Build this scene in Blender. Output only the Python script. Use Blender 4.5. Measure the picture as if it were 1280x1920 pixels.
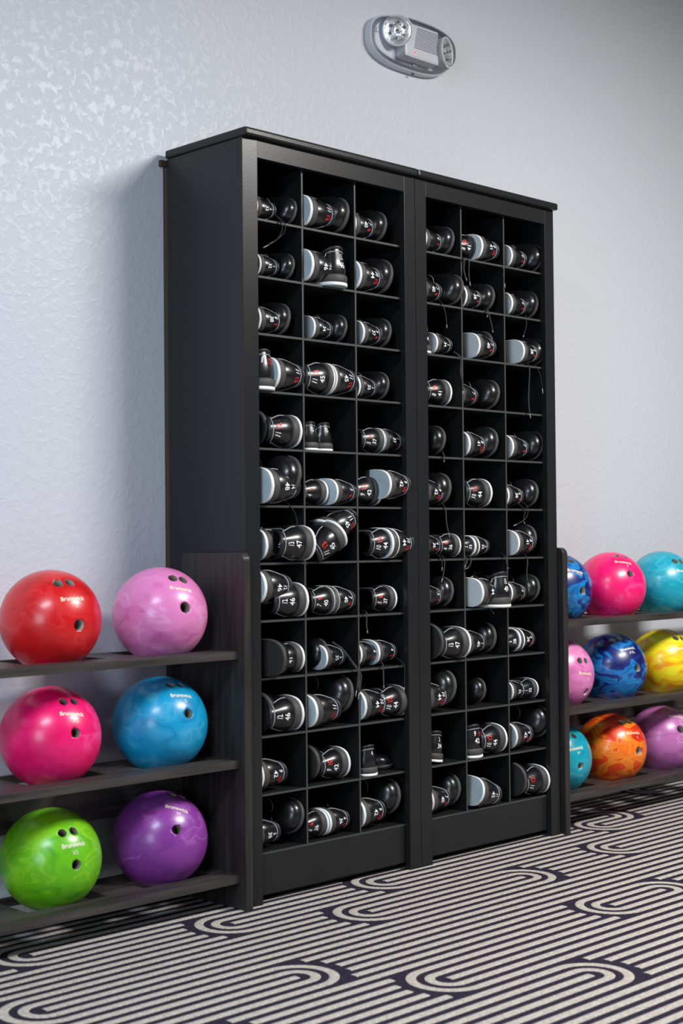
import bpy, bmesh, math, random
from mathutils import Vector, Matrix

random.seed(7)
scene = bpy.context.scene
for o in list(bpy.data.objects):
    bpy.data.objects.remove(o)
COL = scene.collection
PI = math.pi

# ------------------------------------------------------------------ camera
CAM_LOC = (-2.2310, -2.8839, 0.8363)
RIGHT = Vector((0.71312, -0.70098, -0.00931))
UP = Vector((-0.00726, -0.02067, 0.99976))
FWD = Vector((0.70100, 0.71288, 0.01983))
cam_data = bpy.data.cameras.new('camera')
cam = bpy.data.objects.new('camera', cam_data)
COL.objects.link(cam)
m = Matrix((RIGHT, UP, -FWD)).transposed().to_4x4()
m.translation = Vector(CAM_LOC)
cam.matrix_world = m
cam_data.sensor_fit = 'VERTICAL'
cam_data.sensor_height = 36.0
cam_data.sensor_width = 24.0
cam_data.lens = 52.178
cam_data.clip_start = 0.05
cam_data.dof.use_dof = True
cam_data.dof.focus_distance = 3.85
cam_data.dof.aperture_fstop = 4.5
scene.camera = cam

# ------------------------------------------------------------------ world, lights, exposure
scene.view_settings.view_transform = 'Standard'
scene.view_settings.look = 'None'
scene.view_settings.gamma = 1.0
scene.view_settings.use_curve_mapping = False
scene.view_settings.exposure = 0.08
world = bpy.data.worlds.new('world')
scene.world = world
world.use_nodes = True
bg = world.node_tree.nodes['Background']
bg.inputs[0].default_value = (0.92, 0.95, 1.0, 1)
bg.inputs[1].default_value = 0.09


def area(name, loc, target, sx, sy, power, color):
    d = bpy.data.lights.new(name, 'AREA')
    d.shape = 'RECTANGLE'
    d.size = sx
    d.size_y = sy
    d.energy = power
    d.color = color
    o = bpy.data.objects.new(name, d)
    COL.objects.link(o)
    o.location = loc
    o.rotation_euler = (Vector(target) - Vector(loc)).to_track_quat('-Z', 'Y').to_euler()
    return o


area('overhead_panel_light', (1.35, -2.45, 2.68), (1.35, -2.20, 0.0), 1.2, 0.6, 138, (1.0, 0.965, 0.92))  # ceiling panel, the key light
area('overhead_panel_light', (-2.3, -2.0, 2.68), (-2.3, -1.9, 0.0), 1.2, 0.6, 75, (0.74, 0.87, 1.0))  # added cool fill, no known fixture; lifts the shade at the left
area('window_light', (-3.9, -2.4, 1.15), (0.2, 0.0, 0.6), 1.2, 1.4, 38, (0.68, 0.84, 1.0))

# ------------------------------------------------------------------ measured tables
# unit, row, column, end that faces out (Heel/Toe), sole side (Left/Right/Standing), x, size factor, EU, US, red, overhang, lift, tilt, yaw
SHOES = [
 (0, 1, 1, 'H', 'L', 0.0594, 0.75, 33, 2, 0, -0.006, 0.0, 0.0, 0.0),
 (0, 1, 1, 'T', 'R', 0.1948, 0.75, 33, 0, 0, -0.0045, 0.0, 12.0, 7.0),
 (0, 1, 2, 'H', 'L', 0.2096, 1.023, 0, 11, 12, 0.0187, 0.0, 0.0, 0.0),
 (0, 1, 2, 'T', 'R', 0.3577, 1.0, 44, 0, 0, 0.0125, 0.0, 12.0, 7.0),
 (0, 1, 3, 'H', 'L', 0.3853, 0.909, 40, 7, 8, -0.006, 0.0, 0.0, 0.0),
 (0, 1, 3, 'T', 'R', 0.5108, 0.909, 40, 0, 0, -0.006, 0.0, 12.0, 7.0),
 (0, 2, 1, 'H', 'L', 0.0686, 0.727, 32, 1, 0, -0.006, 0.0, 0.0, 0.0),
 (0, 2, 1, 'T', 'R', 0.1868, 0.727, 32, 0, 0, -0.006, 0.0, 12.0, 7.0),
 (0, 2, 2, 'H', 'L', 0.2067, 1.045, 46, 12, 0, 0.0249, 0.0, 0.0, 0.0),
 (0, 2, 2, 'H', 'S', 0.308, 1.045, 46, 12, 0, 0.03, 0.0, 0.0, 6.0),
 (0, 2, 3, 'H', 'L', 0.3829, 1.0, 44, 10, 12, 0.0105, 0.0, 0.0, 0.0),
 (0, 2, 3, 'T', 'R', 0.5127, 1.0, 44, 0, 0, 0.0125, 0.0, 12.0, 7.0),
 (0, 3, 1, 'H', 'L', 0.0663, 0.864, 38, 6, 7, -0.006, 0.0, 0.0, 0.0),
 (0, 3, 1, 'T', 'R', 0.1731, 0.864, 38, 0, 0, -0.006, 0.0, 12.0, 7.0),
 (0, 3, 2, 'H', 'L', 0.2424, 0.773, 34, 3, 0, -0.006, 0.0, 0.0, 0.0),
 (0, 3, 2, 'T', 'R', 0.363, 0.773, 34, 0, 0, -0.006, 0.0, 12.0, 7.0),
 (0, 3, 3, 'H', 'L', 0.4124, 0.841, 37, 5, 6, -0.006, 0.0, 0.0, 0.0),
 (0, 3, 3, 'T', 'R', 0.523, 0.841, 37, 0, 0, -0.006, 0.0, 12.0, 7.0),
 (0, 4, 1, 'H', 'S', 0.0458, 1.023, 0, 11, 12, 0.02, 0.0, 0.0, 0.0),
 (0, 4, 1, 'H', 'L', 0.1246, 1.023, 0, 11, 12, 0.0187, 0.0, 0.0, 0.0),
 (0, 4, 2, 'H', 'R', 0.2949, 1.023, 45, 11, 13, 0.0187, 0.0, 0.0, 0.0),
 (0, 4, 2, 'H', 'L', 0.2978, 1.023, 45, 11, 12, 0.0187, 0.0, 0.0, 0.0),
 (0, 4, 3, 'H', 'L', 0.3959, 0.795, 35, 3, 0, -0.006, 0.0, 0.0, 0.0),
 (0, 4, 3, 'T', 'R', 0.5122, 0.795, 35, 0, 0, -0.006, 0.0, 12.0, 7.0),
 (0, 5, 1, 'H', 'R', 0.1774, 1.023, 0, 11, 12, 0.0187, 0.0, 0.0, 0.0),
 (0, 5, 1, 'T', 'L', 0.0748, 0.932, 41, 0, 0, -0.006, 0.0, 0.0, 0.0),
 (0, 5, 2, 'H', 'S', 0.2368, 0.75, 0, 2, 0, -0.006, 0.0, 0.0, 0.0),
 (0, 5, 2, 'H', 'S', 0.2891, 0.75, 0, 2, 0, -0.006, 0.0, 0.0, 0.0),
 (0, 5, 3, 'H', 'R', 0.4932, 0.841, 37, 5, 6, -0.006, 0.0, 0.0, 0.0),
 (0, 5, 3, 'H', 'L', 0.4962, 0.841, 37, 5, 6, -0.006, 0.0, 0.0, 0.0),
 (0, 6, 1, 'H', 'L', 0.0605, 1.091, 48, 14, 0, 0.035, 0.0, 0.0, 0.0),
 (0, 6, 1, 'T', 'R', 0.166, 1.091, 48, 0, 0, 0.035, 0.012, 12.0, 7.0),
 (0, 6, 2, 'H', 'R', 0.2865, 0.818, 0, 4, 5, -0.006, 0.0, 0.0, 0.0),
 (0, 6, 2, 'H', 'L', 0.3036, 0.841, 0, 5, 6, 0.012, 0.0, 0.0, 0.0),
 (0, 6, 3, 'H', 'R', 0.4484, 0.955, 42, 9, 10, 0.0001, 0.0, 0.0, 0.0),
 (0, 6, 3, 'H', 'L', 0.4551, 0.955, 42, 9, 10, 0.04, 0.016, 0.0, 0.0),
 (0, 7, 1, 'H', 'L', 0.0674, 0.983, 47, 13, 0, 0.0078, 0.0, 0.0, 0.0),
 (0, 7, 1, 'H', 'R', 0.2023, 1.068, 47, 13, 0, 0.045, 0.0, 0.0, 0.0),
 (0, 7, 2, 'H', 'R', 0.3001, 1.023, 45, 11, 13, 0.04, 0.0, -32.0, 0.0),
 (0, 7, 2, 'H', 'L', 0.3046, 1.023, 45, 11, 12, -0.01, 0.03, -30.0, 0.0),
 (0, 7, 3, 'H', 'R', 0.5009, 1.0, 44, 10, 12, 0.03, 0.0, 0.0, 0.0),
 (0, 7, 3, 'H', 'L', 0.5018, 1.0, 44, 10, 12, 0.032, 0.0, 0.0, 0.0),
 (0, 8, 1, 'H', 'L', 0.0474, 1.045, 46, 12, 0, 0.0249, 0.034, 0.0, 0.0),
 (0, 8, 1, 'H', 'R', 0.1883, 1.045, 46, 12, 0, 0.0249, 0.0, 0.0, 0.0),
 (0, 8, 2, 'H', 'R', 0.3107, 0.909, 40, 7, 9, 0.006, 0.0, 0.0, 0.0),
 (0, 8, 2, 'H', 'L', 0.3154, 0.909, 40, 7, 9, 0.006, 0.0, 0.0, 0.0),
 (0, 8, 3, 'H', 'R', 0.527, 0.841, 37, 5, 6, -0.006, 0.0, 0.0, 0.0),
 (0, 9, 1, 'T', 'L', 0.0768, 0.886, 39, 0, 0, 0.052, 0.0, 0.0, 0.0),
 (0, 9, 1, 'H', 'R', 0.1948, 0.932, 41, 8, 0, 0.0033, 0.0, 0.0, 0.0),
 (0, 9, 2, 'T', 'R', 0.2649, 0.795, 35, 0, 0, -0.02, 0.0, 12.0, 7.0),
 (0, 9, 2, 'H', 'L', 0.2739, 0.795, 35, 3, 0, -0.006, 0.0, 0.0, 0.0),
 (0, 9, 3, 'H', 'L', 0.3926, 0.818, 0, 4, 5, -0.006, 0.0, 0.0, 0.0),
 (0, 9, 3, 'H', 'L', 0.4565, 0.818, 0, 4, 5, -0.006, 0.0, 0.0, 0.0),
 (0, 10, 1, 'T', 'L', 0.0763, 0.977, 43, 0, 0, 0.0063, 0.0, 0.0, 0.0),
 (0, 10, 1, 'H', 'R', 0.1703, 1.045, 46, 12, 0, 0.0249, 0.0, 0.0, 0.0),
 (0, 10, 2, 'H', 'L', 0.2129, 1.023, 0, 11, 12, 0.0187, 0.0, 0.0, 0.0),
 (0, 10, 2, 'T', 'R', 0.3569, 1.0, 44, 0, 0, 0.0125, 0.022, 12.0, 7.0),
 (0, 10, 3, 'H', 'L', 0.3856, 1.0, 44, 10, 12, 0.0125, 0.0, 0.0, 0.0),
 (0, 10, 3, 'H', 'R', 0.5489, 1.0, 44, 10, 12, 0.0125, 0.0, 0.0, 0.0),
 (0, 11, 1, 'H', 'L', 0.0564, 0.955, 42, 9, 10, 0.0001, 0.0, 0.0, 0.0),
 (0, 11, 2, 'T', 'L', 0.235, 0.932, 41, 0, 0, -0.006, 0.0, 0.0, 0.0),
 (0, 11, 2, 'H', 'R', 0.3467, 0.955, 42, 9, 10, 0.0001, 0.0, 0.0, 0.0),
 (0, 11, 3, 'H', 'S', 0.3788, 0.818, 0, 4, 0, 0.005, 0.0, 0.0, 0.0),
 (0, 11, 3, 'T', 'S', 0.4786, 0.795, 35, 0, 0, -0.04, 0.0, 0.0, 20.0),
 (0, 12, 1, 'H', 'L', 0.0476, 0.864, 38, 6, 0, -0.006, 0.0, 0.0, 0.0),
 (0, 12, 1, 'T', 'R', 0.1948, 0.864, 38, 0, 0, 0.0034, 0.02, 12.0, 7.0),
 (0, 12, 2, 'H', 'R', 0.2744, 0.818, 36, 4, 6, -0.006, 0.0, 0.0, 0.0),
 (0, 12, 2, 'H', 'L', 0.2818, 0.818, 36, 4, 6, -0.006, 0.0, 0.0, 0.0),
 (0, 12, 3, 'H', 'L', 0.3916, 0.955, 42, 9, 10, 0.0001, 0.0, 0.0, 0.0),
 (0, 12, 3, 'T', 'R', 0.534, 0.955, 42, 0, 0, 0.0001, 0.018, 12.0, 7.0),
 (1, 1, 1, 'H', 'L', 0.6483, 0.864, 0, 6, 7, -0.006, 0.0, 0.0, 0.0),
 (1, 1, 1, 'T', 'R', 0.7718, 0.886, 39, 0, 0, -0.006, 0.0, 12.0, 7.0),
 (1, 1, 2, 'H', 'R', 0.855, 0.932, 41, 8, 10, -0.006, 0.0, 0.0, 0.0),
 (1, 1, 2, 'H', 'L', 0.8504, 0.932, 41, 8, 10, 0.015, 0.0, 0.0, 0.0),
 (1, 1, 3, 'H', 'L', 1.0038, 0.864, 0, 6, 7, -0.006, 0.0, 0.0, 0.0),
 (1, 1, 3, 'T', 'R', 1.1449, 0.886, 39, 0, 0, 0.0044, 0.0, 12.0, 7.0),
 (1, 2, 1, 'H', 'L', 0.6375, 0.909, 40, 7, 8, -0.006, 0.0, 0.0, 0.0),
 (1, 2, 1, 'T', 'R', 0.7771, 0.909, 40, 0, 0, 0.0205, 0.0, 12.0, 7.0),
 (1, 2, 2, 'H', 'L', 0.8074, 0.864, 38, 6, 7, -0.006, 0.0, 0.0, 0.0),
 (1, 2, 2, 'T', 'R', 0.938, 0.864, 38, 0, 0, -0.006, 0.0, 12.0, 7.0),
 (1, 2, 3, 'H', 'L', 1.0024, 0.864, 0, 6, 7, -0.006, 0.0, 0.0, 0.0),
 (1, 2, 3, 'T', 'R', 1.1324, 0.886, 39, 0, 0, -0.006, 0.0, 12.0, 7.0),
 (1, 3, 1, 'H', 'S', 0.6298, 0.773, 34, 3, 0, 0.005, 0.0, 0.0, 0.0),
 (1, 3, 1, 'H', 'L', 0.6873, 0.773, 34, 3, 0, -0.006, 0.0, 0.0, 0.0),
 (1, 3, 2, 'H', 'L', 0.8349, 0.909, 40, 7, 8, 0.015, 0.0, 0.0, 0.0),
 (1, 3, 2, 'T', 'R', 0.937, 0.909, 40, 0, 0, -0.015, 0.0, 12.0, 7.0),
 (1, 3, 3, 'H', 'L', 1.0197, 0.864, 38, 6, 7, 0.02, 0.0, 0.0, 0.0),
 (1, 3, 3, 'T', 'R', 1.1449, 0.864, 38, 0, 0, 0.0071, 0.0, 12.0, 7.0),
 (1, 4, 1, 'H', 'R', 0.7466, 0.932, 41, 8, 10, -0.006, 0.0, 0.0, 0.0),
 (1, 4, 2, 'H', 'L', 0.7858, 0.909, 0, 7, 8, -0.0103, 0.0, 0.0, 0.0),
 (1, 4, 2, 'T', 'R', 0.9553, 0.909, 40, 0, 0, -0.006, 0.0, 12.0, 7.0),
 (1, 5, 1, 'T', 'R', 0.728, 0.864, 38, 0, 0, -0.006, 0.0, 12.0, 7.0),
 (1, 5, 2, 'H', 'L', 0.8122, 0.932, 41, 8, 10, -0.006, 0.0, 0.0, 0.0),
 (1, 5, 2, 'T', 'R', 0.9467, 0.932, 41, 0, 0, -0.006, 0.0, 12.0, 7.0),
 (1, 5, 3, 'H', 'L', 0.9989, 0.909, 0, 7, 8, -0.006, 0.0, 0.0, 0.0),
 (1, 5, 3, 'T', 'R', 1.1449, 0.909, 40, 0, 0, -0.0016, 0.0, 12.0, 7.0),
 (1, 6, 1, 'H', 'L', 0.6289, 0.955, 42, 9, 10, 0.0001, 0.0, 0.0, 0.0),
 (1, 6, 1, 'T', 'R', 0.7418, 0.955, 42, 0, 0, 0.0001, 0.0, 12.0, 7.0),
 (1, 6, 2, 'H', 'R', 0.8866, 1.0, 44, 10, 12, 0.0125, 0.0, 0.0, 0.0),
 (1, 6, 3, 'H', 'L', 0.9768, 0.864, 38, 6, 7, -0.006, 0.0, 0.0, 0.0),
 (1, 6, 3, 'T', 'R', 1.1219, 0.864, 38, 0, 0, -0.006, 0.0, 12.0, 7.0),
 (1, 7, 1, 'H', 'L', 0.6336, 0.818, 36, 4, 6, -0.006, 0.0, 0.0, 0.0),
 (1, 7, 1, 'H', 'R', 0.7771, 0.818, 36, 4, 6, -0.0055, 0.0, 0.0, 0.0),
 (1, 7, 2, 'H', 'R', 0.8309, 0.75, 33, 2, 0, -0.006, 0.0, 0.0, 0.0),
 (1, 7, 2, 'H', 'L', 0.8337, 0.75, 33, 2, 0, -0.006, 0.0, 0.0, 0.0),
 (1, 7, 3, 'H', 'L', 0.9936, 0.932, 41, 8, 10, 0.015, 0.0, 0.0, 0.0),
 (1, 7, 3, 'T', 'R', 1.1114, 0.932, 41, 0, 0, -0.01, 0.0, 12.0, 7.0),
 (1, 8, 1, 'H', 'L', 0.6337, 0.841, 0, 5, 7, -0.006, 0.0, 0.0, 0.0),
 (1, 8, 1, 'T', 'R', 0.753, 0.864, 38, 0, 0, -0.006, 0.0, 12.0, 7.0),
 (1, 8, 2, 'H', 'L', 0.81, 1.0, 44, 10, 12, 0.038, 0.0, 0.0, 0.0),
 (1, 8, 2, 'H', 'S', 0.9015, 1.025, 49, 15, 0, 0.05, 0.0, 0.0, 2.0),
 (1, 8, 3, 'H', 'L', 0.9876, 0.818, 0, 4, 5, -0.006, 0.0, 0.0, 0.0),
 (1, 8, 3, 'T', 'R', 1.1228, 0.841, 37, 0, 0, -0.006, 0.0, 12.0, 7.0),
 (1, 9, 1, 'T', 'L', 0.6539, 1.0, 44, 0, 0, 0.025, 0.0, 0.0, 0.0),
 (1, 9, 1, 'H', 'R', 0.7699, 1.068, 47, 13, 0, 0.031, 0.0, 0.0, 0.0),
 (1, 9, 2, 'T', 'R', 0.9363, 0.909, 40, 0, 0, -0.015, 0.0, 12.0, 7.0),
 (1, 9, 2, 'H', 'L', 0.804, 0.909, 40, 7, 0, -0.006, 0.0, 0.0, 0.0),
 (1, 9, 3, 'H', 'R', 1.0173, 0.864, 38, 6, 0, -0.006, 0.0, 0.0, 0.0),
 (1, 9, 3, 'H', 'L', 1.0208, 0.864, 38, 6, 7, -0.006, 0.0, 0.0, 0.0),
 (1, 10, 1, 'H', 'L', 0.6178, 1.0, 44, 10, 12, 0.0125, 0.0, 0.0, 0.0),
 (1, 10, 1, 'T', 'R', 0.7402, 1.0, 44, 0, 0, 0.0125, 0.01, 12.0, 7.0),
 (1, 10, 2, 'T', 'R', 0.9029, 0.75, 33, 0, 0, -0.025, 0.0, 12.0, 7.0),
 (1, 10, 3, 'H', 'L', 0.9866, 0.727, 32, 1, 0, -0.006, 0.0, 0.0, 0.0),
 (1, 10, 3, 'H', 'R', 1.103, 0.727, 32, 1, 0, -0.006, 0.0, 0.0, 0.0),
 (1, 11, 1, 'H', 'S', 0.6799, 0.865, 34, 3, 0, -0.006, 0.0, 8.0, 0.0),
 (1, 11, 2, 'H', 'S', 0.8015, 0.955, 42, 9, 10, 0.0001, 0.0, 0.0, 0.0),
 (1, 11, 2, 'H', 'R', 0.9389, 1.0, 44, 10, 12, 0.0125, 0.0, 0.0, 0.0),
 (1, 11, 3, 'H', 'L', 0.9913, 0.955, 42, 9, 10, 0.0001, 0.0, 0.0, 0.0),
 (1, 11, 3, 'T', 'R', 1.1449, 0.955, 42, 0, 0, 0.0092, 0.02, 12.0, 7.0),
 (1, 12, 1, 'H', 'L', 0.6528, 0.909, 40, 7, 8, -0.006, 0.0, 0.0, 0.0),
 (1, 12, 1, 'T', 'R', 0.7739, 0.909, 40, 0, 0, -0.006, 0.008, 12.0, 7.0),
 (1, 12, 2, 'H', 'L', 0.8185, 1.023, 45, 11, 0, 0.025, 0.0, 12.0, 0.0),
 (1, 12, 3, 'T', 'L', 1.0065, 1.0, 44, 0, 0, 0.0125, 0.0, 0.0, 0.0),
 (1, 12, 3, 'H', 'R', 1.1172, 1.023, 0, 11, 12, 0.0187, 0.0, 0.0, 0.0),
]
# loose laces that hang over a shelf edge: unit, row, column, points
LACES = [
 (0, 1, 1, [(0.13, -0.2665, 1.6153), (0.1232, -0.2966, 1.5924), (0.1243, -0.2966, 1.573), (0.1066, -0.2966, 1.5477), (0.0653, -0.2966, 1.5243)]),
 (0, 1, 1, [(0.1256, -0.2665, 1.6173), (0.1333, -0.2966, 1.5906), (0.1264, -0.2966, 1.5635), (0.0782, -0.2966, 1.5309)]),
 (0, 6, 1, [(0.1553, -0.2665, 0.9345), (0.1519, -0.2966, 0.9125), (0.1628, -0.2966, 0.893), (0.1689, -0.2966, 0.8521)]),
 (0, 9, 2, [(0.311, -0.2665, 0.587), (0.3097, -0.2966, 0.5749), (0.3424, -0.2966, 0.5428), (0.3636, -0.2966, 0.5211), (0.3657, -0.2966, 0.4973), (0.3555, -0.2966, 0.4542)]),
 (0, 9, 2, [(0.3063, -0.2665, 0.5906), (0.319, -0.2966, 0.5677), (0.3518, -0.2966, 0.532), (0.3731, -0.2966, 0.5103), (0.3753, -0.2966, 0.4932), (0.3641, -0.2966, 0.4467)]),
 (0, 8, 3, [(0.4128, -0.2665, 0.6622), (0.3969, -0.2966, 0.6585), (0.3965, -0.2966, 0.6313), (0.4001, -0.2966, 0.6073)]),
 (0, 9, 3, [(0.4753, -0.2665, 0.5311), (0.454, -0.2966, 0.5254), (0.455, -0.2966, 0.4909), (0.4562, -0.2966, 0.4668)]),
 (0, 9, 3, [(0.5311, -0.2665, 0.5381), (0.5296, -0.2966, 0.524), (0.5332, -0.2966, 0.4888), (0.5296, -0.2966, 0.4525)]),
 (1, 1, 2, [(0.8074, -0.2665, 1.6011), (0.7816, -0.2966, 1.5875), (0.7811, -0.2966, 1.5572), (0.7922, -0.2966, 1.5313)]),
 (1, 1, 2, [(0.8237, -0.2665, 1.6032), (0.8023, -0.2966, 1.5841), (0.8009, -0.2966, 1.5536), (0.8058, -0.2966, 1.5193)]),
 (1, 1, 3, [(0.9645, -0.2665, 1.6056), (0.947, -0.2966, 1.5805), (0.9467, -0.2966, 1.5649), (0.9534, -0.2966, 1.5315)]),
 (1, 2, 1, [(0.712, -0.2665, 1.475), (0.6958, -0.2966, 1.4547), (0.7064, -0.2966, 1.426), (0.7091, -0.2966, 1.3965)]),
 (1, 2, 2, [(0.8969, -0.2665, 1.4701), (0.8775, -0.2966, 1.4584), (0.8739, -0.2966, 1.4412)]),
 (1, 2, 2, [(0.9137, -0.2665, 1.4703), (0.8844, -0.2966, 1.4469), (0.8935, -0.2966, 1.4232), (0.8989, -0.2966, 1.4021)]),
 (1, 2, 3, [(1.0792, -0.2665, 1.4698), (1.0447, -0.2966, 1.4377), (1.0378, -0.2966, 1.4181), (1.03, -0.2966, 1.4016)]),
 (1, 3, 1, [(0.7686, -0.2665, 1.3419), (0.759, -0.2966, 1.3262), (0.7655, -0.2966, 1.3087), (0.7628, -0.2966, 1.2845), (0.7701, -0.2966, 1.255), (0.7696, -0.2966, 1.2249)]),
 (1, 3, 3, [(1.0843, -0.2665, 1.3381), (1.0575, -0.2966, 1.3117), (1.0536, -0.2966, 1.2673), (1.0516, -0.2966, 1.2167), (1.0589, -0.2966, 1.1761)]),
 (1, 3, 3, [(1.115, -0.2665, 1.3354), (1.0992, -0.2966, 1.3117), (1.109, -0.2966, 1.2901), (1.1159, -0.2966, 1.2491)]),
 (1, 5, 1, [(0.7212, -0.2665, 1.0715), (0.6938, -0.2966, 1.0566), (0.6918, -0.2966, 1.0417)]),
 (1, 6, 1, [(0.719, -0.2665, 0.9334), (0.6969, -0.2966, 0.9177), (0.6999, -0.2966, 0.8822), (0.7113, -0.2966, 0.8437)]),
 (1, 6, 3, [(1.0491, -0.2665, 0.9442), (1.0411, -0.2966, 0.9277), (1.0382, -0.2966, 0.9025), (1.0154, -0.2966, 0.8868), (0.9781, -0.2966, 0.8749)]),
 (1, 6, 3, [(1.0365, -0.2665, 0.9378), (1.0285, -0.2966, 0.9181), (1.023, -0.2966, 0.8962), (1.0262, -0.2966, 0.8806)]),
 (1, 7, 1, [(0.688, -0.2665, 0.8048), (0.6784, -0.2966, 0.7858), (0.6792, -0.2966, 0.7564)]),
 (1, 7, 1, [(0.7079, -0.2665, 0.7986), (0.6895, -0.2966, 0.7856), (0.6881, -0.2966, 0.7591), (0.6774, -0.2966, 0.727)]),
 (1, 7, 2, [(0.8078, -0.2665, 0.7958), (0.7796, -0.2966, 0.7812), (0.7701, -0.2966, 0.7634)]),
 (1, 7, 2, [(0.8148, -0.2665, 0.7988), (0.7981, -0.2966, 0.787), (0.7885, -0.2966, 0.7661), (0.7746, -0.2966, 0.7604)]),
 (1, 7, 2, [(0.9526, -0.2665, 0.8001), (0.94, -0.2966, 0.791), (0.9469, -0.2966, 0.7693), (0.9539, -0.2966, 0.7569)]),
 (1, 7, 3, [(1.064, -0.2665, 0.7963), (1.0383, -0.2966, 0.7771), (1.0337, -0.2966, 0.7428), (1.0419, -0.2966, 0.7012)]),
 (1, 8, 2, [(0.9018, -0.2665, 0.6562), (0.8751, -0.2966, 0.6473), (0.8892, -0.2966, 0.6367)]),
]
# colour, centre, finger hole, second finger hole, thumb hole, lettering centre, lettering direction, size letter, letter spot (unit vectors from the centre)
BALLS = [
 ('red', (-0.444, -0.174, 0.673), (-0.235, -0.615, 0.753), (0.022, -0.646, 0.763), (-0.002, -0.998, -0.063), (-0.072, -0.888, 0.455), (0.997, -0.076, 0.009), 'L', (-0.018, -0.948, 0.318)),
 ('orchid pink', (-0.15, -0.174, 0.673), (-0.129, -0.607, 0.784), (0.098, -0.665, 0.74), (-0.101, -0.978, 0.181), (-0.078, -0.823, 0.562), (0.961, -0.213, -0.179), '', None),
 ('hot pink', (-0.446, -0.174, 0.424), (-0.127, -0.648, 0.751), (0.11, -0.667, 0.737), (-0.071, -0.983, 0.171), (-0.058, -0.848, 0.527), (0.984, -0.138, -0.113), 'XS', (-0.026, -0.919, 0.393)),
 ('sky blue', (-0.152, -0.174, 0.424), (-0.097, -0.496, 0.863), (0.16, -0.511, 0.845), (-0.002, -0.955, 0.295), (-0.019, -0.756, 0.655), (0.986, -0.124, -0.114), 'S', (0.022, -0.841, 0.541)),
 ('lime green', (-0.447, -0.174, 0.164), (-0.217, -0.735, 0.642), (0.025, -0.759, 0.651), (-0.07, -0.997, 0.043), (-0.064, -0.907, 0.416), (0.998, -0.065, 0.012), 'XS', (-0.067, -0.96, 0.272)),
 ('purple', (-0.155, -0.174, 0.164), (0.103, -0.311, 0.945), (0.306, -0.359, 0.881), (-0.257, -0.901, 0.35), (-0.068, -0.679, 0.731), (0.848, -0.425, -0.316), 'M', (-0.102, -0.769, 0.631)),
 ('royal blue', (1.325, -0.174, 0.687), (-0.335, -0.485, 0.808), None, (-0.106, -0.994, -0.016), (-0.198, -0.829, 0.523), (0.915, -0.347, -0.204), 'XXL', (-0.105, -0.891, 0.441)),
 ('hot pink', (1.604, -0.174, 0.687), None, None, (-0.281, -0.873, 0.398), (-0.273, -0.641, 0.717), (0.848, -0.512, -0.134), 'S', (-0.235, -0.754, 0.613)),
 ('teal', (1.887, -0.174, 0.687), (-0.275, -0.652, 0.707), None, None, (-0.18, -0.893, 0.412), (0.959, -0.253, -0.13), '', None),
 ('orchid pink', (1.329, -0.174, 0.435), (-0.172, -0.887, 0.428), None, (0.078, -0.896, -0.437), (-0.048, -0.996, 0.082), (0.992, -0.057, -0.112), 'M', (0.053, -0.995, -0.087)),
 ('royal blue', (1.604, -0.174, 0.435), (-0.442, -0.347, 0.827), (-0.217, -0.422, 0.88), (-0.151, -0.986, 0.072), (-0.267, -0.749, 0.606), (0.961, -0.252, 0.111), 'XXL', (-0.198, -0.841, 0.503)),
 ('yellow', (1.887, -0.174, 0.435), (-0.224, -0.6, 0.768), (0.027, -0.678, 0.735), None, (-0.2, -0.869, 0.452), (0.95, -0.285, -0.127), '', None),
 ('teal', (1.312, -0.174, 0.188), (-0.339, -0.66, 0.671), (-0.13, -0.72, 0.682), (-0.161, -0.982, -0.102), (-0.241, -0.897, 0.372), (0.97, -0.232, 0.069), 'M', (-0.191, -0.95, 0.246)),
 ('orange', (1.596, -0.174, 0.188), (-0.236, -0.536, 0.81), None, (-0.071, -0.997, 0.02), (-0.109, -0.847, 0.52), (0.985, -0.163, -0.06), 'L', (-0.031, -0.919, 0.393)),
 ('orchid purple', (1.875, -0.174, 0.188), None, None, None, (-0.184, -0.644, 0.743), (0.887, -0.435, -0.157), 'L', (-0.067, -0.755, 0.653)),
]
TURNS = [('L', -0.166, -0.99), ('R', 0.185, -1.172), ('L', -0.185, -0.382), ('R', -0.214, -0.78), ('L', 0.097, -0.537), ('L', 0.335, -0.354), ('R', 0.75, -0.561), ('L', 1.295, -0.305), ('L', 1.059, -0.513), ('L', 0.518, -0.866), ('R', 0.873, -0.887), ('R', 1.56, -0.245), ('L', -0.81, -0.606), ('R', -0.558, -0.95), ('L', 1.899, -0.061), ('R', -0.128, -1.493), ('L', -0.629, -0.259)]


# ------------------------------------------------------------------ materials
def mat(name, color, rough=0.5, metal=0.0, spec=0.5, coat=0.0, coat_rough=0.1):
    mm = bpy.data.materials.new(name)
    mm.use_nodes = True
    b = mm.node_tree.nodes['Principled BSDF']
    b.inputs['Base Color'].default_value = (*color, 1)
    b.inputs['Roughness'].default_value = rough
    b.inputs['Metallic'].default_value = metal
    b.inputs['Specular IOR Level'].default_value = spec
    b.inputs['Coat Weight'].default_value = coat
    b.inputs['Coat Roughness'].default_value = coat_rough
    return mm


def nt(mm):
    return mm.node_tree, mm.node_tree.nodes['Principled BSDF']


def node(t, kind, **kw):
    n = t.nodes.new(kind)
    for k, v in kw.items():
        setattr(n, k, v)
    return n


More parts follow.
